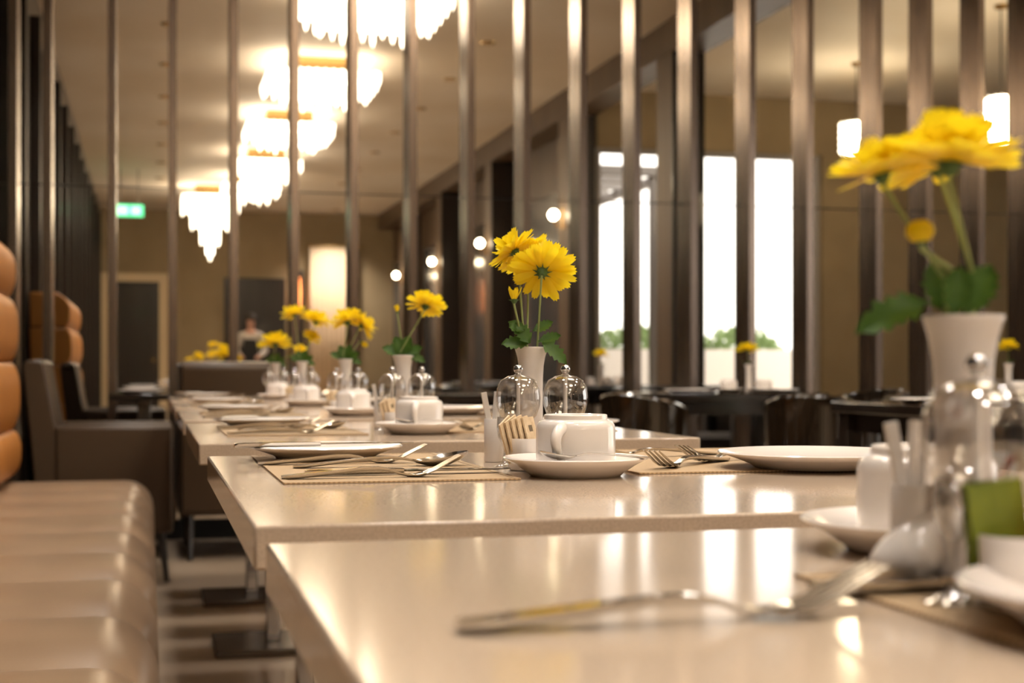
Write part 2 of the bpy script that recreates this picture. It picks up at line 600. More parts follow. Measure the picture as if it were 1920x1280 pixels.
def pendant(label, x, y, up=0.0):
    t = thing('pendant_lamp', label, 'lamp', (x, y, CEIL), 0, 'crystal pendants by the terrace window')
    MB().lathe([(0, -.001), (.05, -.001), (.045, -.03), (0, -.035)], 20).build('ceiling_rose', 'gold', t)
    MB().tube([(0, 0, -.03), (0, 0, -.68 + up)], .006, 8).build('chain', 'base_metal', t)
    hh = .33 - .3 * up
    MB().lathe([(0, -.70 + up), (.10, -.70 + up), (.125, -.73 + up), (.125, -.66 + up - hh), (.095, -.70 + up - hh), (0, -.70 + up - hh)], 24).build('glowing_core', 'globe_glow', t)
    c = MB()
    for k in range(18):
        a = 2 * PI * k / 18
        for j in range(5):
            zz = -.72 + up - hh / 5 * j
            M = Matrix.Translation((.143 * math.cos(a), .143 * math.sin(a), zz))
            c.lathe([(0, -.028), (.015, 0), (0, .028)], 5, M)
    o = c.build('crystal_drops', 'crystal_glow', t, smooth=False)
    o['kind'] = 'stuff'


pendant('sparkling crystal pendant lamp on a thin chain, nearer the mirrored wall', 6.2, 5.35)
pendant('sparkling crystal pendant lamp on a thin chain, nearer the terrace window', 6.12, 3.25, .16)

# fill lights added in the ceiling to brighten tables and hall: cones, the fittings stay dark from the side
spot_ring = MB().lathe([(.045, -.001), (.065, -.001), (.062, -.008), (.045, -.012)], 20, closed=True).mesh('ring', 'gold', angle=40)
spot_lens = MB().lathe([(0, -.001), (.0445, -.001), (.0445, -.003), (0, -.003)], 20).mesh('lens', 'cream_paint', angle=40)
ordn = ['nearest', 'second nearest', 'third nearest', 'fourth nearest', 'fifth nearest', 'sixth nearest', 'seventh nearest', 'eighth nearest', 'farthest from']
for xx in (0.15, 2.75):
    for k in range(9):
        yy = 6.3 - 1.55 * k
        t = thing('fill_spot', 'small added ceiling fill light above the %s, %s the mirrored wall' % ('stone tables' if xx < 1 else 'middle of the hall', ordn[k]), 'lamp', (xx, yy, CEIL), 0, 'added ceiling fill lights')
        part('ring', spot_ring, t)
        part('lens', spot_lens, t)
        l = D.lights.new('spot', 'SPOT')
        l.energy = 56
        l.color = (1.0, 0.93, 0.86)
        l.spot_size = math.radians(112)
        l.spot_blend = 0.6
        l.shadow_soft_size = 0.18
        o = D.objects.new('spot', l)
        COL.objects.link(o)
        o.parent = t
        o.location = (0, 0, -.02)

t = thing('fill_spot', 'added ceiling fill light washing the cream curtain', 'lamp', (3.1, BACK_Y + .75, CEIL), 0, 'added ceiling fill lights')  # extra lamp added to brighten the curtain
part('ring', spot_ring, t)
part('lens', spot_lens, t)
l = l.copy()
l.energy = 160
o = D.objects.new('spot', l)
COL.objects.link(o)
o.parent = t
o.location = (0, 0, -.02)

s = thing('exit_sign', 'small green lit emergency exit sign hung from the ceiling', 'sign', (-0.27, -5.3, 3.03))
MB().box(-.19, .19, -.02, .02, -.08, .08).build('sign_box', 'sign_green', s, bevel=.004)
MB().box(-.15, -.02, .02, .024, -.055, .055).box(.03, .15, .02, .024, -.05, .05).build('pictogram', 'sign_white', s, smooth=False)
MB().tube([(-.12, 0, .08), (-.12, 0, CEIL - 3.03 - .001)], .005, 8).tube([(.12, 0, .08), (.12, 0, CEIL - 3.03 - .001)], .005, 8).build('hanger', 'base_metal', s)

# curtain and orange wall light at the far end
cv, cf = [], []
nW = 60
for k in range(nW + 1):
    x = 2.72 + .85 * k / nW
    yy = BACK_Y + .12 + .035 * math.sin(k * 1.05)
    for zz in (0.02, 1.4, 3.0):
        cv.append((x, yy, zz))
for k in range(nW):
    for j in range(2):
        cf.append((k * 3 + j, k * 3 + 3 + j, k * 3 + 4 + j, k * 3 + 1 + j))
cu = MB().add(cv, cf).build('curtain', 'curtain')
md = cu.modifiers.new('thickness', 'SOLIDIFY')
md.thickness = .006
tag(cu, 'long pale cream pleated curtain on the far wall of the hall', 'curtain')
MB().tube([(2.66, BACK_Y + .12, 3.02), (3.64, BACK_Y + .12, 3.02)], .014, 10).build('curtain_rod', 'gold', cu)
ol = thing('wall_light', 'slim orange glowing tube light on the far wall beside the curtain', 'lamp', (2.52, BACK_Y + .05, 1.9))
MB().lathe([(0, 0), (.035, .0), (.045, .3), (.03, .56), (0, .58)], 16, Matrix.Translation((0, .07, 0))).build('glowing_tube', 'orange_glow', ol)
MB().box(-.03, .03, .001, .07, -.03, 0).build('bracket', 'gold', ol)

# ================================================================== BANQUETTE
BQ0, BQ1 = -1.3, 5.56
bq = thing('banquette', 'long banquette with beige leather seat and tall orange-tan padded back', 'sofa', (0, 0, 0))
MB().box(-0.62, -0.06, BQ0, BQ1 - .03, 0.0, 0.30).build('plinth', 'dark_wood', bq, smooth=False)
# seat: puffed channels side by side
pitch = 0.43
ny, nx = 8, 16
sx0, sx1 = -0.60, 0.016
y = BQ1
k = 0
while y - pitch > BQ0:
    y0, y1 = y - pitch, y
    vs, fs = [], []
    # outline across: from back over the rounded front edge down to the plinth
    path = []
    for i in range(7):
        path.append((sx0 + (sx1 - .10 - sx0) * i / 6, 0.452))
    for i in range(1, 7):
        a = PI / 2 * (1 - i / 6)
        path.append((sx1 - .10 + .10 * math.cos(a), .352 + .10 * math.sin(a)))
    path += [(sx1 + .001, .30), (sx1 - .006, .22)]
    nn = len(path)
    for j in range(ny + 1):
        f = j / ny
        puff = -0.022 * (abs(2 * f - 1) ** 3.2)
        endr = 0.0
        for (x, z) in path:
            if z > .44:
                vs.append((x, y0 + (y1 - y0) * f, z + puff))
            else:
                a = math.atan2(max(z - .352, 0), x - (sx1 - .10))
                vs.append((x + puff * .7 * math.cos(a), y0 + (y1 - y0) * f, z + puff * math.sin(a)))
    for j in range(ny):
        for i in range(nn - 1):
            fs.append((j * nn + i, j * nn + i + 1, (j + 1) * nn + i + 1, (j + 1) * nn + i))
    base = len(vs)
    # closing bottom ring
    for j in (0, ny):
        vs.append((sx0, y0 + (y1 - y0) * (j / ny), .22))
    fs.append(tuple(range(0, nn)) + (base,))
    fs.append(tuple(ny * nn + i for i in range(nn - 1, -1, -1)) + (base + 1,))
    MB().add(vs, fs).build('seat_channel', 'seat_leather', bq, angle=60)
    y -= pitch
    k += 1
# back: stacked padded bolsters, with upright seams
def bolster(z0, z1, xf, y0, y1):
    prof = []
    n = 10
    for i in range(n + 1):
        f = i / n
        bul = .026 * (1 - abs(2 * f - 1) ** 3.0) - (.05 * max(0, f - .55) ** 2 / .2 if z1 > 1.3 else 0)
        prof.append((xf - .026 + bul, z0 + (z1 - z0) * f))
    prof.append((-0.72, z1))
    prof.append((-0.72, z0))
    return MB().extrude(prof, y0, y1)
zs = [.47, .64, .885, 1.12, 1.34]
for a, b, xf in zip(zs[:-1], zs[1:], (-.458, -.462, -.468, -.478)):
    bolster(a + .001, b - .001, xf, 4.1, BQ1 - .02).build('back_bolster', 'back_leather', bq, angle=50, bevel=.01)

# ================================================================== STONE TABLES IN THE ROW
TOP = 0.75
TW = 0.83
TL = 0.07
tables = {1: (-0.02, 0.895), 2: (0.995, 1.815), 3: (2.12, 2.94), 4: (3.10, 3.92), 5: (4.05, 4.87), 6: (5.00, 5.82)}
tname = {1: 'the nearest stone table', 2: 'the focused stone table', 3: 'the third stone table',
         4: 'the fourth stone table', 5: 'the fifth stone table', 6: 'the last stone table'}
tlabel = {1: 'beige speckled stone table nearest the camera, its corner cut by the frame',
          2: 'beige speckled stone table in sharp focus, second in the row',
          3: 'beige stone table third in the row, behind the focused one',
          4: 'beige stone table fourth in the row along the banquette',
          5: 'beige stone table fifth in the row along the banquette',
          6: 'beige stone table last in the row, nearest the mirror'}
for i, (a, b) in tables.items():
    w = {3: .78}.get(i, TW)
    t = thing('dining_table', tlabel[i], 'table', (TL, a, 0), 0, 'stone dining tables in a row')
    MB().box(0, w, 0, b - a, TOP - .031, TOP).build('tabletop', 'stone', t, bevel=.0022)
    d = b - a
    MB().box(.12, w - .12, d / 2 - .16, d / 2 + .16, 0, .022).build('base_plate', 'base_metal', t, bevel=.004)
    for px in (.30, w - .30):
        MB().box(px - .022, px + .022, d / 2 - .035, d / 2 + .035, .022, TOP - .04).build('post', 'chrome', t, bevel=.004)
    MB().box(.15, w - .15, d / 2 - .12, d / 2 + .12, TOP - .04, TOP - .031).build('mounting_plate', 'base_metal', t, smooth=False)

# ------------------------------------------------------------------ tableware kinds (shared meshes)
def prof_saucer(r, h):
    k = r / .0735
    return [(0, .0035), (.036 * k, .0035), (.040 * k, .0), (.046 * k, .0), (.050 * k, .004), (r - .012 * k, h * .62), (r, h - .0008), (r + .0006, h), (r - .0006, h + .0012),
            (r - .010 * k, h - .0025), (.046 * k, .0085), (.040 * k, .0075), (0, .0075)]


ME = {}
ME['saucer'] = MB().lathe(prof_saucer(.0735, .0185), 56).mesh('dish', 'porcelain', angle=50)
ME['plate'] = MB().lathe(prof_saucer(.092, .0145), 64).mesh('dish', 'porcelain', angle=50)
ME['plate_big'] = MB().lathe(prof_saucer(.105, .0165), 64).mesh('dish', 'porcelain', angle=50)
# cup turned upside down: rim on the saucer, foot ring on top
ME['cup_body'] = MB().lathe([(.0372, .0), (.0392, .0), (.0404, .0012), (.0406, .012), (.0404, .040), (.0396, .0445), (.0375, .0475), (.0345, .0490), (.0325, .0500),
                             (.0322, .0540), (.0312, .0548), (.0300, .0540), (.0295, .0510), (0, .0505), (0, .0480), (.033, .0465), (.0372, .042), (.0378, .012)], 56, closed=False).mesh('cup_body', 'porcelain', angle=45)
hp = []
for i in range(15):
    a = PI * (i / 14)
    hp.append((.0385 + .018 * math.sin(a) ** .8 * (1 - .25 * i / 14), 0, .042 - .036 * (i / 14) + .004 * math.sin(a)))
ME['cup_handle'] = MB().tube(hp, [.0066 - .0016 * i / 14 for i in range(15)], 12, flat=.9).mesh('handle', 'porcelain')
# vase: straight body, flared mouth
ME['vase'] = MB().lathe([(0, 0), (.0155, 0), (.0165, .002), (.0150, .008), (.0140, .02), (.0136, .06), (.0137, .098), (.0145, .112), (.0163, .123), (.0188, .1315), (.0196, .1335),
                         (.0192, .1345), (.0180, .1335), (.0150, .122), (.0128, .108), (.0122, .09), (.0122, .01), (0, .008)], 48).mesh('vase', 'vase_white', angle=50)
# glass bulb shaker: hollow sphere with a knob, on a short waist and foot
ME['shaker_bulb'] = MB().lathe([(.010, .046), (.0205, .056), (.0246, .068), (.0252, .077), (.0240, .087), (.0195, .096), (.012, .1005), (.0050, .1018), (.0035, .1030), (.0032, .1045)],
                               40).mesh('bulb', 'clear_glass', angle=60)
ME['shaker_knob'] = MB().lathe([(0, .1040), (.0040, .1050), (.0056, .1085), (.0040, .1125), (0, .1135)], 24).mesh('knob', 'chrome', angle=60)
ME['shaker_foot'] = MB().lathe([(0, 0), (.0155, 0), (.0160, .0015), (.012, .004), (.0055, .010), (.0048, .025), (.0065, .038), (.0105, .0445), (.0105, .0460), (0, .0465)], 32).mesh('foot', 'clear_glass', angle=60)
ME['shaker_tube'] = MB().lathe([(0, .0480), (.0022, .0480), (.0022, .1000), (0, .1000)], 14).mesh('inner_tube', 'paper', angle=60)
# small stemmed glass
ME['glass'] = MB().lathe([(0, 0), (.0130, 0), (.0135, .001), (.010, .0026), (.0035, .005), (.0020, .010), (.0018, .020), (.0032, .026), (.0075, .034), (.0088, .044), (.0082, .056),
                          (.0074, .056), (.0080, .044), (.0066, .0345), (.0020, .0285), (0, .0275)], 32).mesh('stemmed_glass', 'clear_glass', angle=60)
ME['holder'] = MB().lathe([(0, 0), (.0110, 0), (.0117, .0012), (.0118, .0495), (.0110, .0505), (.0100, .0495), (.0100, .004), (0, .004)], 36).mesh('holder', 'porcelain', angle=50)
ME['stick'] = MB().box(-.0032, .0032, -.0016, .0016, 0, .078).mesh('stick', 'paper', False)
ME['caddy'] = MB().lathe([(0, 0), (.0165, 0), (.0188, .002), (.0205, .033), (.0200, .0345), (.0192, .0335), (.0176, .004), (0, .0035)], 36).mesh('caddy', 'porcelain', angle=50)
# teardrop pourer: round belly running up into a point
tv, tf = [], []
nr, ns = 18, 20
for j in range(nr + 1):
    f = j / nr
    r = .0185 * (math.sin(PI * min(f, 1) ** .62) ** .8) if 0 < j < nr else .0006
    z = .040 * f
    sh = .020 * f ** 2.2
    for k in range(ns):
        a = 2 * PI * k / ns
        tv.append((r * math.cos(a) + sh, r * .92 * math.sin(a), z))
for j in range(nr):
    for k in range(ns):
        k2 = (k + 1) % ns
        tf.append((j * ns + k, j * ns + k2, (j + 1) * ns + k2, (j + 1) * ns + k))
tf.append(tuple(range(ns - 1, -1, -1)))
tf.append(tuple(nr * ns + k for k in range(ns)))
ME['teardrop'] = MB().add(tv, tf).mesh('pourer', 'porcelain', angle=70)

# flatware
ME['fork_handle'] = MB().strip([(0, .0045, .0048, 0, .0038), (.004, .0078, .0050, 0, .0046), (.012, .0090, .0054, 0, .0046), (.05, .0068, .0085, 0, .0046), (.085, .0046, .0118, 0, .0046),
                                (.105, .0036, .0122, 0, .0046), (.118, .0034, .0098, 0, .0032), (.128, .0040, .0062, .0, .0028), (.138, .0068, .0036, .0006, .0024), (.148, .0108, .0028, .0012, .0022), (.157, .0128, .0044, .0014, .0020)]).mesh('handle', 'steel', angle=60)
tn = MB()
for q in (-1.5, -.5, .5, 1.5):
    tn.strip([(.1565, .0027, .0043 + .0003 * q * q, 0, .0018, q * .0068), (.168, .0022, .0090, 0, .0018, q * .0067), (.182, .0018, .0158, 0, .0016, q * .0063), (.196, .0009, .0225, 0, .0012, q * .0060)], 3)
ME['fork_tines'] = tn.mesh('tines', 'steel', angle=60)
ME['spoon_handle'] = MB().strip([(0, .0045, .0040, 0, .003), (.004, .0078, .0042, 0, .0034), (.012, .0090, .0046, 0, .0034), (.05, .0068, .0085, 0, .0034), (.085, .0046, .0118, 0, .0034),
                                 (.105, .0036, .0126, 0, .0034), (.120, .0034, .0112, 0, .0032), (.132, .0044, .0086, .0, .0026)]).mesh('handle', 'steel', angle=60)
ME['spoon_bowl'] = MB().strip([(.131, .0042, .0086, 0, .0022), (.138, .0095, .0056, .002, .002), (.148, .0160, .0030, .0055, .0018), (.160, .0190, .0020, .0085, .0018), (.172, .0180, .0034, .0095, .0018),
                               (.183, .0138, .0075, .0080, .0017), (.191, .0080, .0125, .0042, .0016), (.1945, .0020, .0162, .0010, .0014)], 11).mesh('bowl', 'steel', angle=70)
ME['knife_handle'] = MB().strip([(0, .0050, .0055, 0, .0045), (.004, .0075, .0060, 0, .0055), (.05, .0078, .0066, 0, .0062), (.092, .0062, .0066, 0, .0060), (.10, .0050, .0060, 0, .0050)]).mesh('handle', 'steel', angle=60)
ME['knife_blade'] = MB().strip([(.099, .0050, .0050, 0, .0024), (.12, .0085, .0048, 0, .0020), (.16, .0098, .0046, 0, .0018), (.195, .0080, .0044, 0, .0016), (.212, .0030, .0042, 0, .0012)]).mesh('blade', 'steel', angle=60)


def single(name, me, label, cat, loc, rz=0.0, group=None):
    o = D.objects.new(name, me)
    COL.objects.link(o)
    o.location = loc
    o.rotation_euler = (0, 0, rz)
    return tag(o, label, cat, group)


def fork(label, p, rz, z=TOP, group='forks on the tables', tilt=0.0, size=.97):
    t = thing('fork', label, 'fork', (p[0], p[1], z), rz, group)
    t.rotation_euler = (0, tilt, rz)
    t.scale = (size, size, 1.0)
    part('handle', ME['fork_handle'], t)
    part('tines', ME['fork_tines'], t)
    return t


def spoon(label, p, rz, z=TOP, scale=1.0, group='spoons on the tables'):
    t = thing('spoon', label, 'spoon', (p[0], p[1], z), rz, group)
    t.scale = (scale,) * 3
    part('handle', ME['spoon_handle'], t)
    part('bowl', ME['spoon_bowl'], t)
    return t


def knife(label, p, rz, z=TOP, group='knives on the tables'):
    t = thing('knife', label, 'knife', (p[0], p[1], z), rz, group)
    part('handle', ME['knife_handle'], t)
    part('blade', ME['knife_blade'], t)
    return t


def placemat(label, x0, x1, y0, y1, rz=0.0):
    t = thing('placemat', label, 'placemat', ((x0 + x1) / 2, (y0 + y1) / 2, TOP + .0003), rz, 'woven placemats')
    w, d = (x1 - x0) / 2, (y1 - y0) / 2
    MB().box(-w + .006, w - .006, -d + .006, d - .006, 0, .0014).build('woven_field', 'woven', t, smooth=False)
    e = MB().box(-w, w, -d, -d + .006, 0, .0018).box(-w, w, d - .006, d, 0, .0018)
    e.box(-w, -w + .006, -d + .006, d - .006, 0, .0018).box(w - .006, w, -d + .006, d - .006, 0, .0018)
    e.build('border', 'woven', t, smooth=False)
    return t


def cup(label, p, z, rz, group='upturned coffee cups'):
    t = thing('coffee_cup', label, 'cup', (p[0], p[1], z), rz, group)
    part('cup_body', ME['cup_body'], t)
    part('handle', ME['cup_handle'], t)
    return t


def shaker(label, p):
    t = thing('glass_shaker', label, 'shaker', (p[0], p[1], TOP + .0002), 0, 'glass bulb shakers')
    part('foot', ME['shaker_foot'], t)
    part('bulb', ME['shaker_bulb'], t)
    part('knob', ME['shaker_knob'], t)
    part('inner_tube', ME['shaker_tube'], t)
    return t


def stick_holder(n, p, rz, tops=None):
    single('stick_holder', ME['holder'], 'white ceramic cylinder holding paper sticks on ' + tname[n], 'holder', (p[0], p[1], TOP + .0002), rz, 'ceramic stick holders')
    word = ['leaning left', 'leaning right', 'standing upright']
    for k, (ax, ay) in enumerate(((-.006, .001), (.004, .0035), (.001, -.004))[:2 if n > 2 else 3]):
        o = single('paper_stick', ME['stick'], 'white wrapped paper stick %s in the ceramic holder on %s' % (word[k], tname[n]), 'stick',
                   (p[0] - ax * .3, p[1] + ay * .6, TOP + .0048), 0, 'wrapped paper sticks')
        o.rotation_euler = (-ay * 14, ax * 30 if k < 2 else .03, .4 * k)


def sachet_mesh(material):
    m = MB().box(-.0125, .0125, -.0010, .0010, .0, .046)
    return m.mesh('packet', material, False)


ME['s_cream'] = sachet_mesh('sachet_cream')
ME['s_green'] = sachet_mesh('sachet_green')
ME['s_red'] = sachet_mesh('sachet_red')
ME['s_print'] = MB().box(-.004, .004, -.0012, -.0010, .030, .037).mesh('printed_mark', 'sachet_print', False)


def caddy(n, p, rz, kinds, side=None):
    single('sachet_bowl', ME['caddy'], 'small white ceramic bowl of sugar sachets on ' + tname[n], 'bowl', (p[0], p[1], TOP + .0002), rz, 'sachet bowls')
    order = ['front', 'second', 'third', 'fourth', 'back']
    for k, kd in enumerate(kinds):
        col = {'s_cream': 'cream', 's_green': 'olive green', 's_red': 'red'}[kd]
        off = (k - (len(kinds) - 1) / 2) * .0062
        t = thing('sugar_sachet', '%s paper sugar sachet, %s in the bowl on %s' % (col, order[k], tname[n]), 'sachet',
                  (p[0] + off * math.cos(rz - 1.1), p[1] + off * math.sin(rz - 1.1), TOP + .0125), 0, 'sugar sachets')
        t.rotation_euler = (-.06 - .05 * k, -.42 + .10 * k, rz)
        if side:
            t.location.x += side[k][0]
            t.location.y += side[k][1]
            t.rotation_euler = (.06, side[k][2], rz)
        part('packet', ME[kd], t)
        if kd == 's_cream':
            part('printed_mark', ME['s_print'], t)


# ------------------------------------------------------------------ flowers
def petal_mesh(L, W, curl):
    vs, fs = [], []
    n, c = 7, 4
    for i in range(n + 1):
        f = i / n
        w = W * (.34 + .66 * math.sin(PI * min(f * .62 + .02, 1)) ** 1.1) * (1 if f < .86 else (1 - (f - .86) * 2.6))
        z = curl * L * (f ** 2) * .5
        for k in range(c + 1):
            q = -1 + 2 * k / c
            notch = (.035 * L * math.cos(q * 7)) if i == n else 0
            vs.append((L * f + notch - (.02 * L * q * q if i >= n - 1 else 0), w * q, z + .16 * W * q * q - .02 * W * math.cos(q * 9)))
    for i in range(n):
        for k in range(c):
            a = i * (c + 1) + k
            fs.append((a, a + 1, a + c + 2, a + c + 1))
    return vs, fs


PETALS = [petal_mesh(.030, .0047, -.10), petal_mesh(.027, .0046, .18), petal_mesh(.022, .0042, .5)]
PME = [MB().add(v, f).mesh('petal', 'petal', angle=80) for v, f in PETALS]


def leaf_mesh(L, W, droop, seed):
    rnd = random.Random(seed)
    vs, fs = [], []
    n = 11
    lobes = [.10, .22, .55, .95, .62, 1.0, .70, .95, .58, .70, .34, .02]
    for i in range(n + 1):
        f = i / n
        w = W * lobes[i] * (1 + rnd.uniform(-.08, .08))
        zc = -droop * L * f * f
        sw = .06 * L if i in (3, 5, 7) else 0
        for q in (-1, -.5, 0, .5, 1):
            vs.append((L * f + (sw if abs(q) == 1 else 0), w * q, zc + .25 * W * abs(q) ** 1.3))
    for i in range(n):
        for k in range(4):
            a = i * 5 + k
            fs.append((a, a + 1, a + 6, a + 5))
    return MB().add(vs, fs).mesh('leaf', 'leaf', angle=80)


LME = [leaf_mesh(.034, .0125, .18, 1), leaf_mesh(.032, .0110, .05, 2), leaf_mesh(.036, .0115, .45, 3)]
CAM_R = Vector((CS, -SN, 0))
CAM_T = Vector((-SN, -CS, 0))


def frame(axis):
    z = Vector(axis).normalized()
    x = z.orthogonal().normalized()
    y = z.cross(x)
    return Matrix((x, y, z)).transposed().to_4x4()


def flower(label, foot, head, axis, dia, leaves=(), full=True, style='open', via=None, group='yellow chrysanthemums'):
    """foot: stem bottom inside the vase; head: underside of the flower head (world)"""
    foot = Vector(foot)
    t = thing('chrysanthemum', label, 'flower', foot, 0, group)
    h = Vector(head) - foot
    ax = Vector(axis).normalized()
    mouth = Vector((h.x * .16, h.y * .16, .128)) if via is None else Vector(via)
    k0 = h - ax * .003
    mid = (mouth + k0) / 2
    pts = [Vector((0, 0, 0)), mouth * .55, mouth, (mouth * 2 + mid) / 3, mid, (mid + k0) / 2, k0, h]
    MB().tube(pts, [.0011, .0012, .0012, .0012, .0012, .0012, .0013, .0016], 8).build('stem', 'stem', t)
    R = frame(ax)
    sc = dia / .060
    base = Matrix.Translation(h) @ R @ Matrix.Scale(sc, 4)
    cx_ = MB().lathe([(0, -.003), (.0028, -.0025), (.0050, .001), (.0055, .0040), (.0045, .0045), (0, .0035)], 14, base)
    for k in range(9):
        cx_.add([(.003, -.0016, .0015), (.0105, 0, .0040), (.003, .0016, .0015), (.004, 0, .0030)], [(0, 1, 3), (3, 1, 2), (0, 3, 2), (0, 2, 1)], base @ Matrix.Rotation(2 * PI * k / 9, 4, 'Z'))
    cx_.build('calyx', 'calyx', t)
    if style == 'bud':
        MB().lathe([(0, .0), (.009, .002), (.0135, .009), (.012, .017), (.006, .021), (0, .0205)], 18, base).build('bud_petals', 'petal', t)
        rings = []
    elif style == 'cup':
        MB().lathe([(0, .004), (.006, .005), (.0065, .009), (.004, .0115), (0, .012)], 16, base).build('flower_centre', 'disc', t)
        rings = [(14, math.radians(10), 0, 0, 1.0), (13, math.radians(26), 0, .3, .97), (11, math.radians(45), 1, .1, .95), (8, math.radians(64), 2, .3, 1.0)]
    elif style == 'half':
        rings = [(6, math.radians(58), 2, 0, .9), (5, math.radians(68), 1, .3, .8)]
    else:
        MB().lathe([(0, .004), (.006, .005), (.0065, .009), (.004, .0115), (0, .012)], 16, base).build('flower_centre', 'disc', t)
        rings = [(19, math.radians(2), 0, 0, 1.0), (17, math.radians(18), 0, .2, .96), (14, math.radians(38), 1, .1, .95), (10, math.radians(60), 2, .3, .95)]
    rnd = random.Random(int((head[0] * 7919 + head[2] * 104729) * 1000) % 100000)
    allm = MB()
    for n, el, kind, ph, s in rings:
        for k in range(n):
            a = 2 * PI * (k + ph) / n + rnd.uniform(-.08, .08)
            e = el + rnd.uniform(-.24, .20)
            ss = s * rnd.uniform(.80, 1.10)
            M = base @ Matrix.Rotation(a, 4, 'Z') @ Matrix.Translation((.0035, 0, .0042)) @ Matrix.Rotation(-e, 4, 'Y') @ Matrix.Rotation(rnd.uniform(-.3, .3), 4, 'X') @ Matrix.Diagonal((ss, ss * (1.5 if style == 'cup' else 1.0), ss, 1))
            if full:
                part('petal', PME[kind], t, M)
            else:
                allm.add(*PETALS[kind], M)
    if rings and not full:
        allm.build('petals', 'petal', t, angle=80)
    for lf in leaves:
        lp, kind, ls = lf[0], lf[-2], lf[-1]
        if len(lf) == 4:                # (point, direction right/up/near, kind, size): the blade turned to the room
            d = (CAM_R * lf[1][0] + Vector((0, 0, lf[1][1])) + CAM_T * lf[1][2]).normalized()
            nz_ = CAM_T * .75 + Vector((0, 0, .65))
            nz_ = (nz_ - d * nz_.dot(d)).normalized()
            M = Matrix((d, nz_.cross(d), nz_)).transposed().to_4x4()
        else:
            M = Matrix.Rotation(lf[1], 4, 'Z') @ Matrix.Rotation(-lf[2], 4, 'Y')
        M = Matrix.Translation(Vector(lp) - foot) @ M @ Matrix.Scale(ls, 4)
        part('leaf', LME[kind], t, M)
    return t


def vase(n, p):
    return single('bud_vase', ME['vase'], 'white ceramic bud vase with flared mouth on ' + tname[n], 'vase', (p[0], p[1], TOP + .0002), 0, 'white bud vases')


# ================================================================== TABLE 2 (in focus)
def centre_set(n, dl, ds, cup_yaw, sach, items=('glass', 'holder', 'caddy', 'shakers', 'spoon')):
    """coffee cup, saucer, shakers and small ceramics in the middle of a table"""
    nm = tname[n]
    c = (.421 + dl, 1.389 + ds)
    single('saucer', ME['saucer'], 'white saucer under the upturned cup on ' + nm, 'saucer', (c[0], c[1], TOP + .0002), 0, 'white saucers')
    cup('upturned white coffee cup on its saucer on ' + nm, (c[0], c[1]), TOP + .0079, cup_yaw)
    if 'spoon' in items:
        spoon('small teaspoon lying on the saucer of ' + nm, (c[0] + .062, c[1] - .050), PI - .03, TOP + .0190, .58, 'teaspoons on saucers')
    if 'shakers' in items:
        shaker('clear glass bulb shaker with knob, left of the pair on ' + nm, (.402 + dl, 1.549 + ds))
        shaker('clear glass bulb shaker with knob, right of the pair on ' + nm, (.4535 + dl, 1.536 + ds))
    if 'glass' in items:
        single('stemmed_glass', ME['glass'], 'tiny clear stemmed glass on ' + nm, 'glass', (.378 + dl, 1.516 + ds, TOP + .0002), 0, 'tiny stemmed glasses')
    if 'holder' in items:
        stick_holder(n, (.392 + dl, 1.623 + ds), 0)
    if 'caddy' in items:
        caddy(n, (.3920 + dl, 1.478 + ds), .85, sach)


def settings(n, ds, detail=True):
    nm = tname[n]
    a = ds
    placemat('tan woven placemat at the banquette side of ' + nm, .122, .352, 1.345 + a, 1.785 + a)
    single('plate', ME['plate'], 'white side plate at the banquette side of ' + nm, 'plate', (.205, 1.712 + a, TOP + .0022), 0, 'white plates')
    mz = TOP + .0008
    fork('steel fork lying across the front of the left placemat on ' + nm, (.124, 1.392 + a), .0, mz, size=.90)
    knife('steel knife beside the front fork on the left placemat of ' + nm, (.150, 1.425 + a), .02, TOP + .0022)
    fork('steel fork farther back on the left placemat of ' + nm, (.117, 1.605 + a), .0, mz)
    spoon('steel tablespoon between the forks on the left placemat of ' + nm, (.150, 1.545 + a), .03, mz)
    knife('steel knife resting across the side plate of ' + nm, (.095, 1.672 + a), .05, TOP + .0172)
    placemat('tan woven placemat at the chair side of ' + nm, .488, .80, 1.385 + a, 1.80 + a)
    single('plate', ME['plate_big'], 'white dinner plate at the chair side of ' + nm, 'plate', (.702, 1.418 + a, TOP + .0022), 0, 'white plates')
    fork('steel fork tilted towards the cup on the right placemat of ' + nm, (.652, 1.548 + a), math.radians(223), mz)
    fork('second steel fork behind it on the right placemat of ' + nm, (.742, 1.600 + a), math.radians(211), mz)
    spoon('steel spoon farthest back on the right placemat of ' + nm, (.688, 1.665 + a), math.radians(199), mz)


centre_set(2, 0, 0, math.radians(232), ['s_cream'] * 5)
settings(2, 0)
v2 = (.4317, 1.603)
vase(2, v2)
zb = TOP + .010
Zv = 1.66
flower('large yellow chrysanthemum seen from behind in the focused vase', (v2[0] + .003, v2[1] - .002, zb), space(1016, 514, Zv - .02), (.28, .74, .60), .072,
       [(space(1010, 642, Zv - .01), (.95, .3, .1), 1, .85), (space(1016, 645, Zv - .02), (.7, -.35, .3), 2, .95)], via=(0.004, 0, .128))
flower('upper yellow chrysanthemum facing away, behind the large one in the focused vase', (v2[0] - .003, v2[1] + .004, zb), space(990, 490, Zv + .03), (-.10, .55, .8), .064,
       [(space(990, 646, Zv - .015), (-.95, .10, .2), 0, .9), (space(1000, 622, Zv), (.9, .45, .0), 1, .8)], via=(0.0, 0.003, .128))
flower('yellow chrysanthemum leaning left at the top of the focused vase', (v2[0] - .004, v2[1] + .001, zb), space(968, 476, Zv + .01), (-.5, .35, .75), .060,
       [(space(992, 632, Zv + .01), (-.8, .6, .0), 1, .95)], via=(-0.003, 0.004, .128))
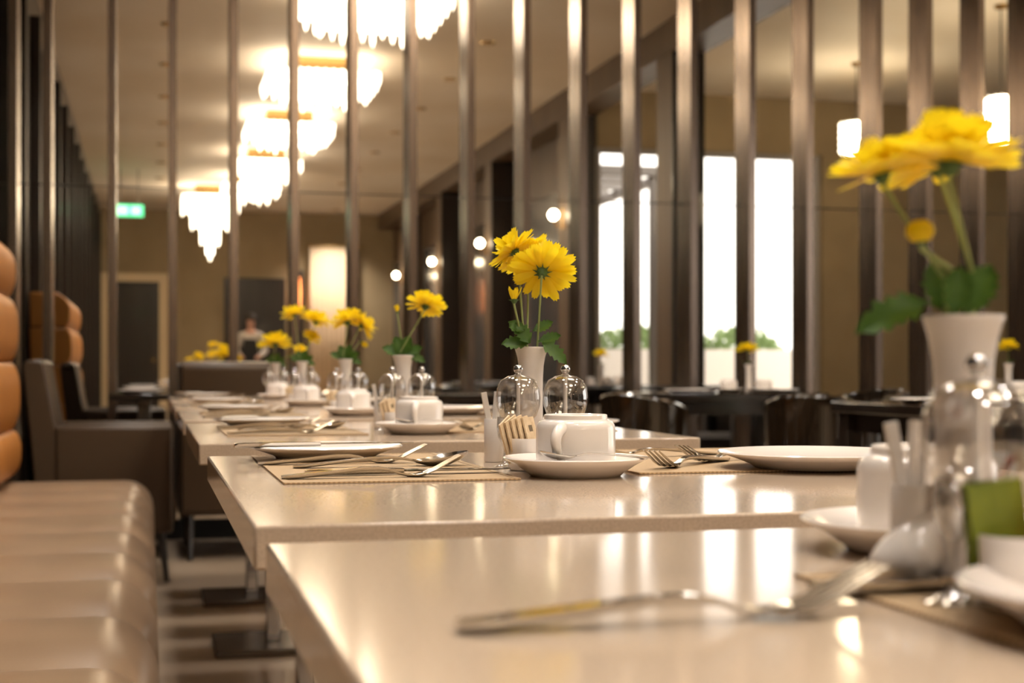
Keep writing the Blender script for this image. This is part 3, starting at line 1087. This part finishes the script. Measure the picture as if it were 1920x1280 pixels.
flower('small half-open yellow chrysanthemum low on the left of the focused vase', (v2[0] - .006, v2[1] - .004, zb), space(964, 566, Zv - .03), (.02, .1, 1), .042,
       [(space(992, 644, Zv - .02), (-.5, .85, .1), 0, .85), (space(984, 620, Zv - .02), (-.9, .2, .2), 1, .6)], style='half', via=(-0.006, -.003, .128))

# ================================================================== TABLE 1 (nearest, out of focus)
n1 = tname[1]
fork('large blurred steel fork lying alone at the front of ' + n1, (.122, .570), .0, TOP + .0002)
knife('blurred steel knife on the placemat of ' + n1, (.300, .610), .06, TOP + .0022)
placemat('tan woven placemat on ' + n1, .325, .66, .44, .68)
c1 = plan(1737, .85)
single('saucer', ME['saucer'], 'white saucer under the blurred cup on ' + n1, 'saucer', (c1[0], c1[1], TOP + .0002), 0, 'white saucers')
cup('blurred upturned white coffee cup at the right of ' + n1, c1, TOP + .0079, 1.0)
stick_holder(1, plan(1714, .715), 0)
td = single('pourer', ME['teardrop'], 'small white teardrop-shaped ceramic pourer on ' + n1, 'pourer', (*plan(1698, .705), TOP + .0022), -.2)
p = plan(1786, .645)
single('stemmed_glass', ME['glass'], 'tiny clear stemmed glass on ' + n1, 'glass', (p[0], p[1], TOP + .0022), 0, 'tiny stemmed glasses')
shaker('clear glass bulb shaker with metal knob beside the vase on ' + n1, plan(1832, .655)).location.z = TOP + .0022
shaker('clear glass bulb shaker with metal knob at the frame edge on ' + n1, plan(2060, .66)).location.z = TOP + .0022
caddy(1, plan(1920, .635), -.25, ['s_green', 's_green', 's_red', 's_red'], [(-.006, -.001, -.10), (-.005, .001, -.16), (.006, -.009, .12), (.006, -.006, .18)])
single('saucer', ME['saucer'], 'empty white saucer cut by the frame edge on ' + n1, 'saucer', (*plan(2150, .575), TOP + .0022), 0, 'white saucers')
Z1 = .70
v1 = plan(1806, Z1)
vase(1, v1)
zb1 = TOP + .012
flower('blurred yellow chrysanthemum on the left in the vase on ' + n1, (v1[0] - .004, v1[1], zb1), space(1655, 338, Z1), (-.22, .1, .95), .045,
       [(space(1738, 572, Z1 - .005), (-.9, -.12, .2), 2, .95)], style='cup', via=(-.006, 0, .14))
flower('large blurred yellow chrysanthemum on the right in the vase on ' + n1, (v1[0] + .003, v1[1], zb1), space(1780, 320, Z1 - .02), (.06, -.05, 1), .060,
       [(space(1812, 590, Z1 - .01), (.45, .9, .0), 1, .85), (space(1790, 590, Z1 - .01), (.1, .95, .1), 0, .7)], style='cup', via=(.003, 0, .14))
flower('yellow chrysanthemum half hidden behind the large one on ' + n1, (v1[0] + .005, v1[1] + .003, zb1), space(1760, 322, Z1 + .03), (-.15, .3, .9), .054, style='cup', via=(.006, .004, .14))
flower('round greenish-yellow chrysanthemum bud in the vase on ' + n1, (v1[0] - .001, v1[1] - .003, zb1), space(1727, 455, Z1 - .01), (-.1, .0, 1), .031,
       [(space(1775, 592, Z1), (-.25, .95, .0), 0, .8)], style='bud', via=(-.001, -.003, .14))

# ================================================================== TABLES 3 TO 6
lay = {3: (.020, .977), 4: (.043, 1.940), 5: (.032, 2.871), 6: (.031, 3.831)}
for n, (dl, ds) in lay.items():
    centre_set(n, dl, ds, math.radians(225 + 9 * n), ['s_cream'] * 3,
               ('holder', 'caddy', 'shakers', 'spoon', 'glass') if n == 3 else ('shakers', 'caddy') if n < 6 else ('shakers',))
    settings(n, ds + (.02 if n == 3 else 0))
    vase(n, (.4317 + dl, 1.603 + ds))
vp = {n: (.4317 + lay[n][0], 1.603 + lay[n][1]) for n in lay}


def bunch(n, heads):
    words_ = heads
    x, y = vp[n]
    Z = SN * x + CS * y
    for k, (txt, px, py, ax, dia, style) in enumerate(heads):
        lv = []
        if k == 0:
            lv = [((x, y, TOP + .135), (-.9, .4, .1), 0, 1.2), ((x, y, TOP + .135), (.9, .35, .1), 1, 1.2), ((x, y, TOP + .135), (-.4, .9, .1), 0, 1.1)]
        elif k == 1:
            lv = [((x, y, TOP + .135), (.3, .95, .1), 0, 1.1), ((x, y, TOP + .137), (.9, -.1, .2), 2, 1.1)]
        flower('%s on %s' % (txt, tname[n]), (x + .004 * (k - 1), y, TOP + .010), space(px, py, Z + .01 * k), ax, dia, lv, full=False, style=style,
               via=(.003 * (k - 1), 0, .128))


bunch(3, [('big yellow chrysanthemum in the vase', 797, 578, (.25, .35, .9), .070, 'open'), ('small yellow chrysanthemum in the vase', 745, 586, (-.1, .1, 1), .034, 'half')])
bunch(4, [('broad yellow chrysanthemum in the vase', 652, 607, (-.2, .3, .9), .085, 'open'), ('drooping yellow chrysanthemum in the vase', 676, 612, (.75, .0, .45), .080, 'open'),
          ('low hanging yellow chrysanthemum in the vase', 677, 640, (.5, -.2, -.4), .045, 'half')])
bunch(5, [('upper left yellow chrysanthemum in the vase', 552, 592, (-.25, .1, .95), .080, 'open'), ('right yellow chrysanthemum in the vase', 592, 606, (.25, .1, .95), .095, 'open'),
          ('lower yellow chrysanthemum in the vase', 583, 634, (.5, -.3, .6), .060, 'open')])
bunch(6, [('wide yellow chrysanthemum in the vase', 516, 648, (-.05, .2, 1), .120, 'open'), ('small round yellow chrysanthemum in the vase', 563, 657, (.2, -.5, .6), .050, 'open')])

# ================================================================== ARMCHAIRS AT THE END OF THE ROW
def armchair(label, loc, rz, leather, w=.60, top=.90, arm=.635):
    """faces +x in its own frame"""
    t = thing('armchair', label, 'armchair', loc, rz, 'low leather armchairs')
    MB().box(-.24, .30, -w / 2 + .095, w / 2 - .095, .30, .46).build('seat_cushion', leather, t, bevel=.03, seg=3)
    MB().box(-.30, .30, -w / 2 + .01, w / 2 - .01, .20, .30).build('seat_frame', leather, t, bevel=.01)
    for s_ in (-1, 1):
        y0, y1 = sorted((s_ * (w / 2 - .09), s_ * w / 2))
        MB().box(-.26, .31, y0, y1, .20, arm).build('armrest', leather, t, bevel=.018, seg=3)
    pr = [(-.27, .22), (-.18, .30), (-.21, .46), (-.27, .70), (-.31, top - .015), (-.34, top), (-.40, top - .005), (-.415, top - .03), (-.38, .60), (-.34, .22)]
    MB().extrude(pr, -w / 2 + .01, w / 2 - .01).build('backrest', leather, t, bevel=.012)
    for sx in (-.27, .25):
        for sy in (-1, 1):
            yy = sy * (w / 2 - .05)
            MB().tube([(sx, yy, .20), (sx + (.03 if sx > 0 else -.04), yy, 0)], [.022, .013], 8).build('leg', 'dark_wood', t)
    return t


armchair('dark brown leather armchair beyond the end of the banquette', (-.155, 6.17, 0), .0, 'brown_leather', .56).scale = (.8, 1, 1)
armchair('dark leather armchair with its back turned, beyond the last stone table', (.365, 6.85, 0), math.radians(90), 'brown_leather', .48, .895)

# small dark table with folded napkins between the armchairs and the mirror
td_ = thing('side_table', 'small dark square table with plates near the mirror, left of the row', 'table', (-.01, 6.86, 0))
MB().box(-.17, .10, -.26, .24, TOP - .03, TOP).build('tabletop', 'table_dark', td_, bevel=.004)
MB().box(-.045, .015, -.03, .03, .02, TOP - .03).build('post', 'base_metal', td_, bevel=.004)
MB().box(-.15, .08, -.15, .15, 0, .02).build('base_plate', 'base_metal', td_, bevel=.004)
single('plate', ME['plate_big'], 'white plate on the small dark table left of the row', 'plate', (-.04, 6.72, TOP + .0002), 0, 'white plates')
single('saucer', ME['saucer'], 'white saucer stacked on the plate of the small dark table', 'saucer', (-.04, 6.72, TOP + .0085), 0, 'white saucers')

# ================================================================== DARK TABLES AND CHAIRS ON THE RIGHT
def dark_table(label, x, y, w, d):
    t = thing('dining_table', label, 'table', (x, y, 0), 0, 'dark dining tables')
    MB().box(-w / 2, w / 2, -d / 2, d / 2, TOP - .035, TOP).build('tabletop', 'table_dark', t, bevel=.004)
    for sx in (-1, 1):
        for sy in (-1, 1):
            xx, yy = sx * (w / 2 - .05), sy * (d / 2 - .05)
            MB().box(xx - .03, xx + .03, yy - .03, yy + .03, 0, TOP - .035).build('leg', 'table_dark', t, bevel=.003)
    MB().box(-w / 2 + .05, w / 2 - .05, -d / 2 + .03, d / 2 - .03, TOP - .10, TOP - .0352).build('apron', 'table_dark', t, smooth=False)
    return t


def barrel_chair(label, x, y, rz):
    """glossy curved shell back, opening towards +x"""
    t = thing('barrel_chair', label, 'chair', (x, y, 0), rz, 'glossy barrel chairs')
    n = 28
    vs, fs = [], []
    ro, ri = .245, .205
    a0, a1 = math.radians(85), math.radians(275)
    for k in range(n + 1):
        f = k / n
        a = a0 + (a1 - a0) * f
        dz = .10 * (1 - math.cos((f - .5) * 2 * 1.25)) * .8
        for (r, z) in ((ro, .26), (ro + .018, .52), (ro + .03, .755 - dz), (ri + .035, .765 - dz), (ri + .012, .52), (ri, .26)):
            vs.append((r * math.cos(a), r * math.sin(a), z))
    for k in range(n):
        for j in range(6):
            j2 = (j + 1) % 6
            fs.append((k * 6 + j, k * 6 + j2, (k + 1) * 6 + j2, (k + 1) * 6 + j))
    fs.append(tuple(range(6)))
    fs.append(tuple(n * 6 + j for j in range(5, -1, -1)))
    MB().add(vs, fs).build('shell_back', 'lacquer', t, bevel=.006)
    MB().lathe([(0, .33), (.19, .33), (.20, .35), (.20, .44), (.17, .465), (0, .47)], 36, Matrix.Translation((.02, 0, 0))).build('seat_cushion', 'grey_fabric', t)
    MB().lathe([(0, .27), (.20, .27), (.20, .33), (0, .33)], 36).build('seat_frame', 'lacquer', t)
    for s_ in (-1, 1):
        MB().box(-.02, .03, s_ * .225 - .025, s_ * .225 + .025, .27, .655).build('front_post', 'grey_fabric', t, bevel=.008)
        for xx in (-.15, .15):
            MB().tube([(xx, s_ * .14, .28), (xx * 1.12, s_ * .16, 0)], [.022, .014], 8).build('leg', 'lacquer', t)
    return t


dark_table('dark table set with a yellow flower, standing by the mirror slats', 2.68, 6.45, .80, .74)
dark_table('dark table with white plates at the right, behind the nearest vase', 2.72, 4.05, .95, .75)
dark_table('dark table with a yellow flower at the right edge of the picture', 3.75, 5.20, .90, .75)
dark_table('dark table standing behind the focused vase, near the mirror', 1.55, 6.55, .75, .70)
barrel_chair('glossy dark barrel chair between the focused cup and the dark flower table', *plan(1215, 6.0), math.radians(30)).scale = (.74, .74, 1)
barrel_chair('glossy dark barrel chair in front of the dark flower table, right', *plan(1528, 5.75), math.radians(55)).scale = (.74, .74, 1)
barrel_chair('glossy dark barrel chair beyond the dark flower table at the mirror', 3.45, 6.55, math.radians(180))
barrel_chair('glossy dark barrel chair at the table behind the focused vase', 1.02, 6.50, math.radians(10))

tname[7] = 'the dark flower table by the mirror'
tname[8] = 'the dark table at the right'
tname[9] = 'the dark table at the right edge'


def dark_set(n, x, y, flower_head, dia):
    vase(n, (x, y))
    lv = [((x, y, TOP + .135), a, .5, 0, .9) for a in (2.9, .3, -1.2)]
    flower('yellow chrysanthemum in the vase on ' + tname[n], (x, y, TOP + .01), flower_head, (.1, .1, 1), dia, lv, full=False)


va = plan(1404, 6.75)
dark_set(7, va[0], va[1], space(1402, 658, 6.75), .10)
for k, (px, Z) in enumerate(((1366, 6.75), (1432, 6.72))):
    q = plan(px, Z)
    w_ = ('left', 'right')[k]
    single('saucer', ME['saucer'], 'white saucer %s of the vase on %s' % (w_, tname[7]), 'saucer', (q[0], q[1], TOP + .0002), 0, 'white saucers')
    cup('upturned white cup %s of the vase on %s' % (w_, tname[7]), q, TOP + .0079, 4 + k)
for k, px in enumerate((1287, 1318)):
    q = plan(px, 6.6 + .25 * k)
    single('plate', ME['plate_big' if k == 0 else 'plate'], 'white %s plate at the left end of %s' % (('larger', 'smaller')[k], tname[7]), 'plate', (q[0], q[1], TOP + .0002), 0, 'white plates')
q = plan(1462, 6.85)
single('plate', ME['plate'], 'white plate at the right end of ' + tname[7], 'plate', (q[0], q[1], TOP + .0002), 0, 'white plates')
for k, (px, Z) in enumerate(((1735, 4.5), (1880, 4.5))):
    q = plan(px, Z)
    single('plate', ME['plate_big'], 'white plate at the %s of %s' % (('left', 'middle')[k], tname[8]), 'plate', (q[0], q[1], TOP + .0002), 0, 'white plates')
q = plan(1726, 4.3)
knife('steel knife beside the left plate on ' + tname[8], (q[0], q[1]), .3, TOP + .0002)
vb = plan(1891, 5.75)
dark_set(9, vb[0], vb[1], space(1890, 652, 5.75), .085)
q = plan(1915, 5.6)
single('saucer', ME['saucer'], 'white saucer beside the vase on ' + tname[9], 'saucer', (q[0], q[1], TOP + .0002), 0, 'white saucers')
cup('upturned white cup beside the vase on ' + tname[9], q, TOP + .0079, 4)

# ================================================================== WAITER FAR DOWN THE HALL (seen in the mirror)
def person(label, loc, rz):
    t = thing('person', label, 'person', loc, rz)

    def skin(name, pts, eds, rad, material, parent=t):
        me = D.meshes.new(name)
        me.from_pydata(pts, eds, [])
        me.materials.append(MATS[material])
        o = D.objects.new(name, me)
        COL.objects.link(o)
        o.parent = parent
        sk = o.modifiers.new('skin', 'SKIN')
        sk.use_smooth_shade = True
        lay_ = me.skin_vertices[0].data
        for i, r in enumerate(rad):
            lay_[i].radius = r if isinstance(r, tuple) else (r, r)
        lay_[0].use_root = True
        sb = o.modifiers.new('sub', 'SUBSURF')
        sb.levels = 2
        sb.render_levels = 2
        return o
    # body faces +y
    P = [(0, 0, .95), (0, .0, 1.12), (0, -.01, 1.30), (0, -.01, 1.44), (0, 0, 1.52), (0, .015, 1.60), (0, .02, 1.69), (0, .01, 1.745),
         (-.18, -.01, 1.42), (-.24, -.01, 1.16), (-.13, .20, 1.06), (.18, -.01, 1.42), (.24, -.01, 1.16), (.13, .20, 1.06),
         (-.10, 0, .90), (-.11, .02, .50), (-.11, -.01, .08), (-.11, .12, .035), (.10, 0, .90), (.11, .02, .50), (.11, -.01, .08), (.11, .12, .035),
         (-.09, .26, 1.05), (.09, .26, 1.05)]
    E = [(0, 1), (1, 2), (2, 3), (3, 4), (4, 5), (5, 6), (6, 7), (3, 8), (8, 9), (9, 10), (3, 11), (11, 12), (12, 13), (0, 14), (14, 15), (15, 16), (16, 17), (0, 18), (18, 19), (19, 20), (20, 21), (10, 22), (13, 23)]
    Rr = [(.14, .10), (.125, .09), (.15, .10), (.11, .08), .052, (.068, .075), (.078, .092), .055, .06, .045, .032, .06, .045, .032, .085, .062, .042, .035, .085, .062, .042, .035, .026, .026]
    body = skin('body', P, E, Rr, 'skin')
    skin('shirt', P[0:4] + [P[8], P[9], (-.14, .18, 1.07), P[11], P[12], (.14, .18, 1.07)],
         [(0, 1), (1, 2), (2, 3), (3, 4), (4, 5), (5, 6), (3, 7), (7, 8), (8, 9)],
         [(.15, .11), (.135, .10), (.16, .11), (.115, .085), .068, .053, .042, .068, .053, .042], 'shirt')
    skin('trousers', [P[0], P[14], P[15], P[16], P[18], P[19], P[20]], [(0, 1), (1, 2), (2, 3), (0, 4), (4, 5), (5, 6)], [(.15, .11), .098, .075, .06, .098, .075, .06], 'apron')
    MB().extrude([(-.10, 1.36), (.10, 1.36), (.15, 1.08), (.17, .55), (-.17, .55), (-.15, 1.08)], .118, .128).build('apron', 'apron', t)
    MB().lathe([(0, .10), (.05, .092), (.083, .055), (.092, .0), (.086, -.05), (.080, -.05), (.084, 0), (.075, .05), (0, .09)], 20,
               Matrix.Translation((0, .0, 1.70)) @ Matrix.Rotation(.25, 4, 'X')).build('hair', 'hair', t)
    for s_ in (-1, 1):
        MB().lathe([(0, -.01), (.008, -.005), (.010, 0), (.008, .005), (0, .01)], 10, Matrix.Translation((s_ * .03, .092, 1.675))).build('eye', 'hair', t)
    MB().lathe([(0, -.02), (.012, -.012), (.008, .01), (0, .03)], 10, Matrix.Translation((0, .105, 1.645))).build('nose', 'skin', t)


person('person in a pale shirt and black apron standing far down the hall', (1.62, -9.0, 0), .15)
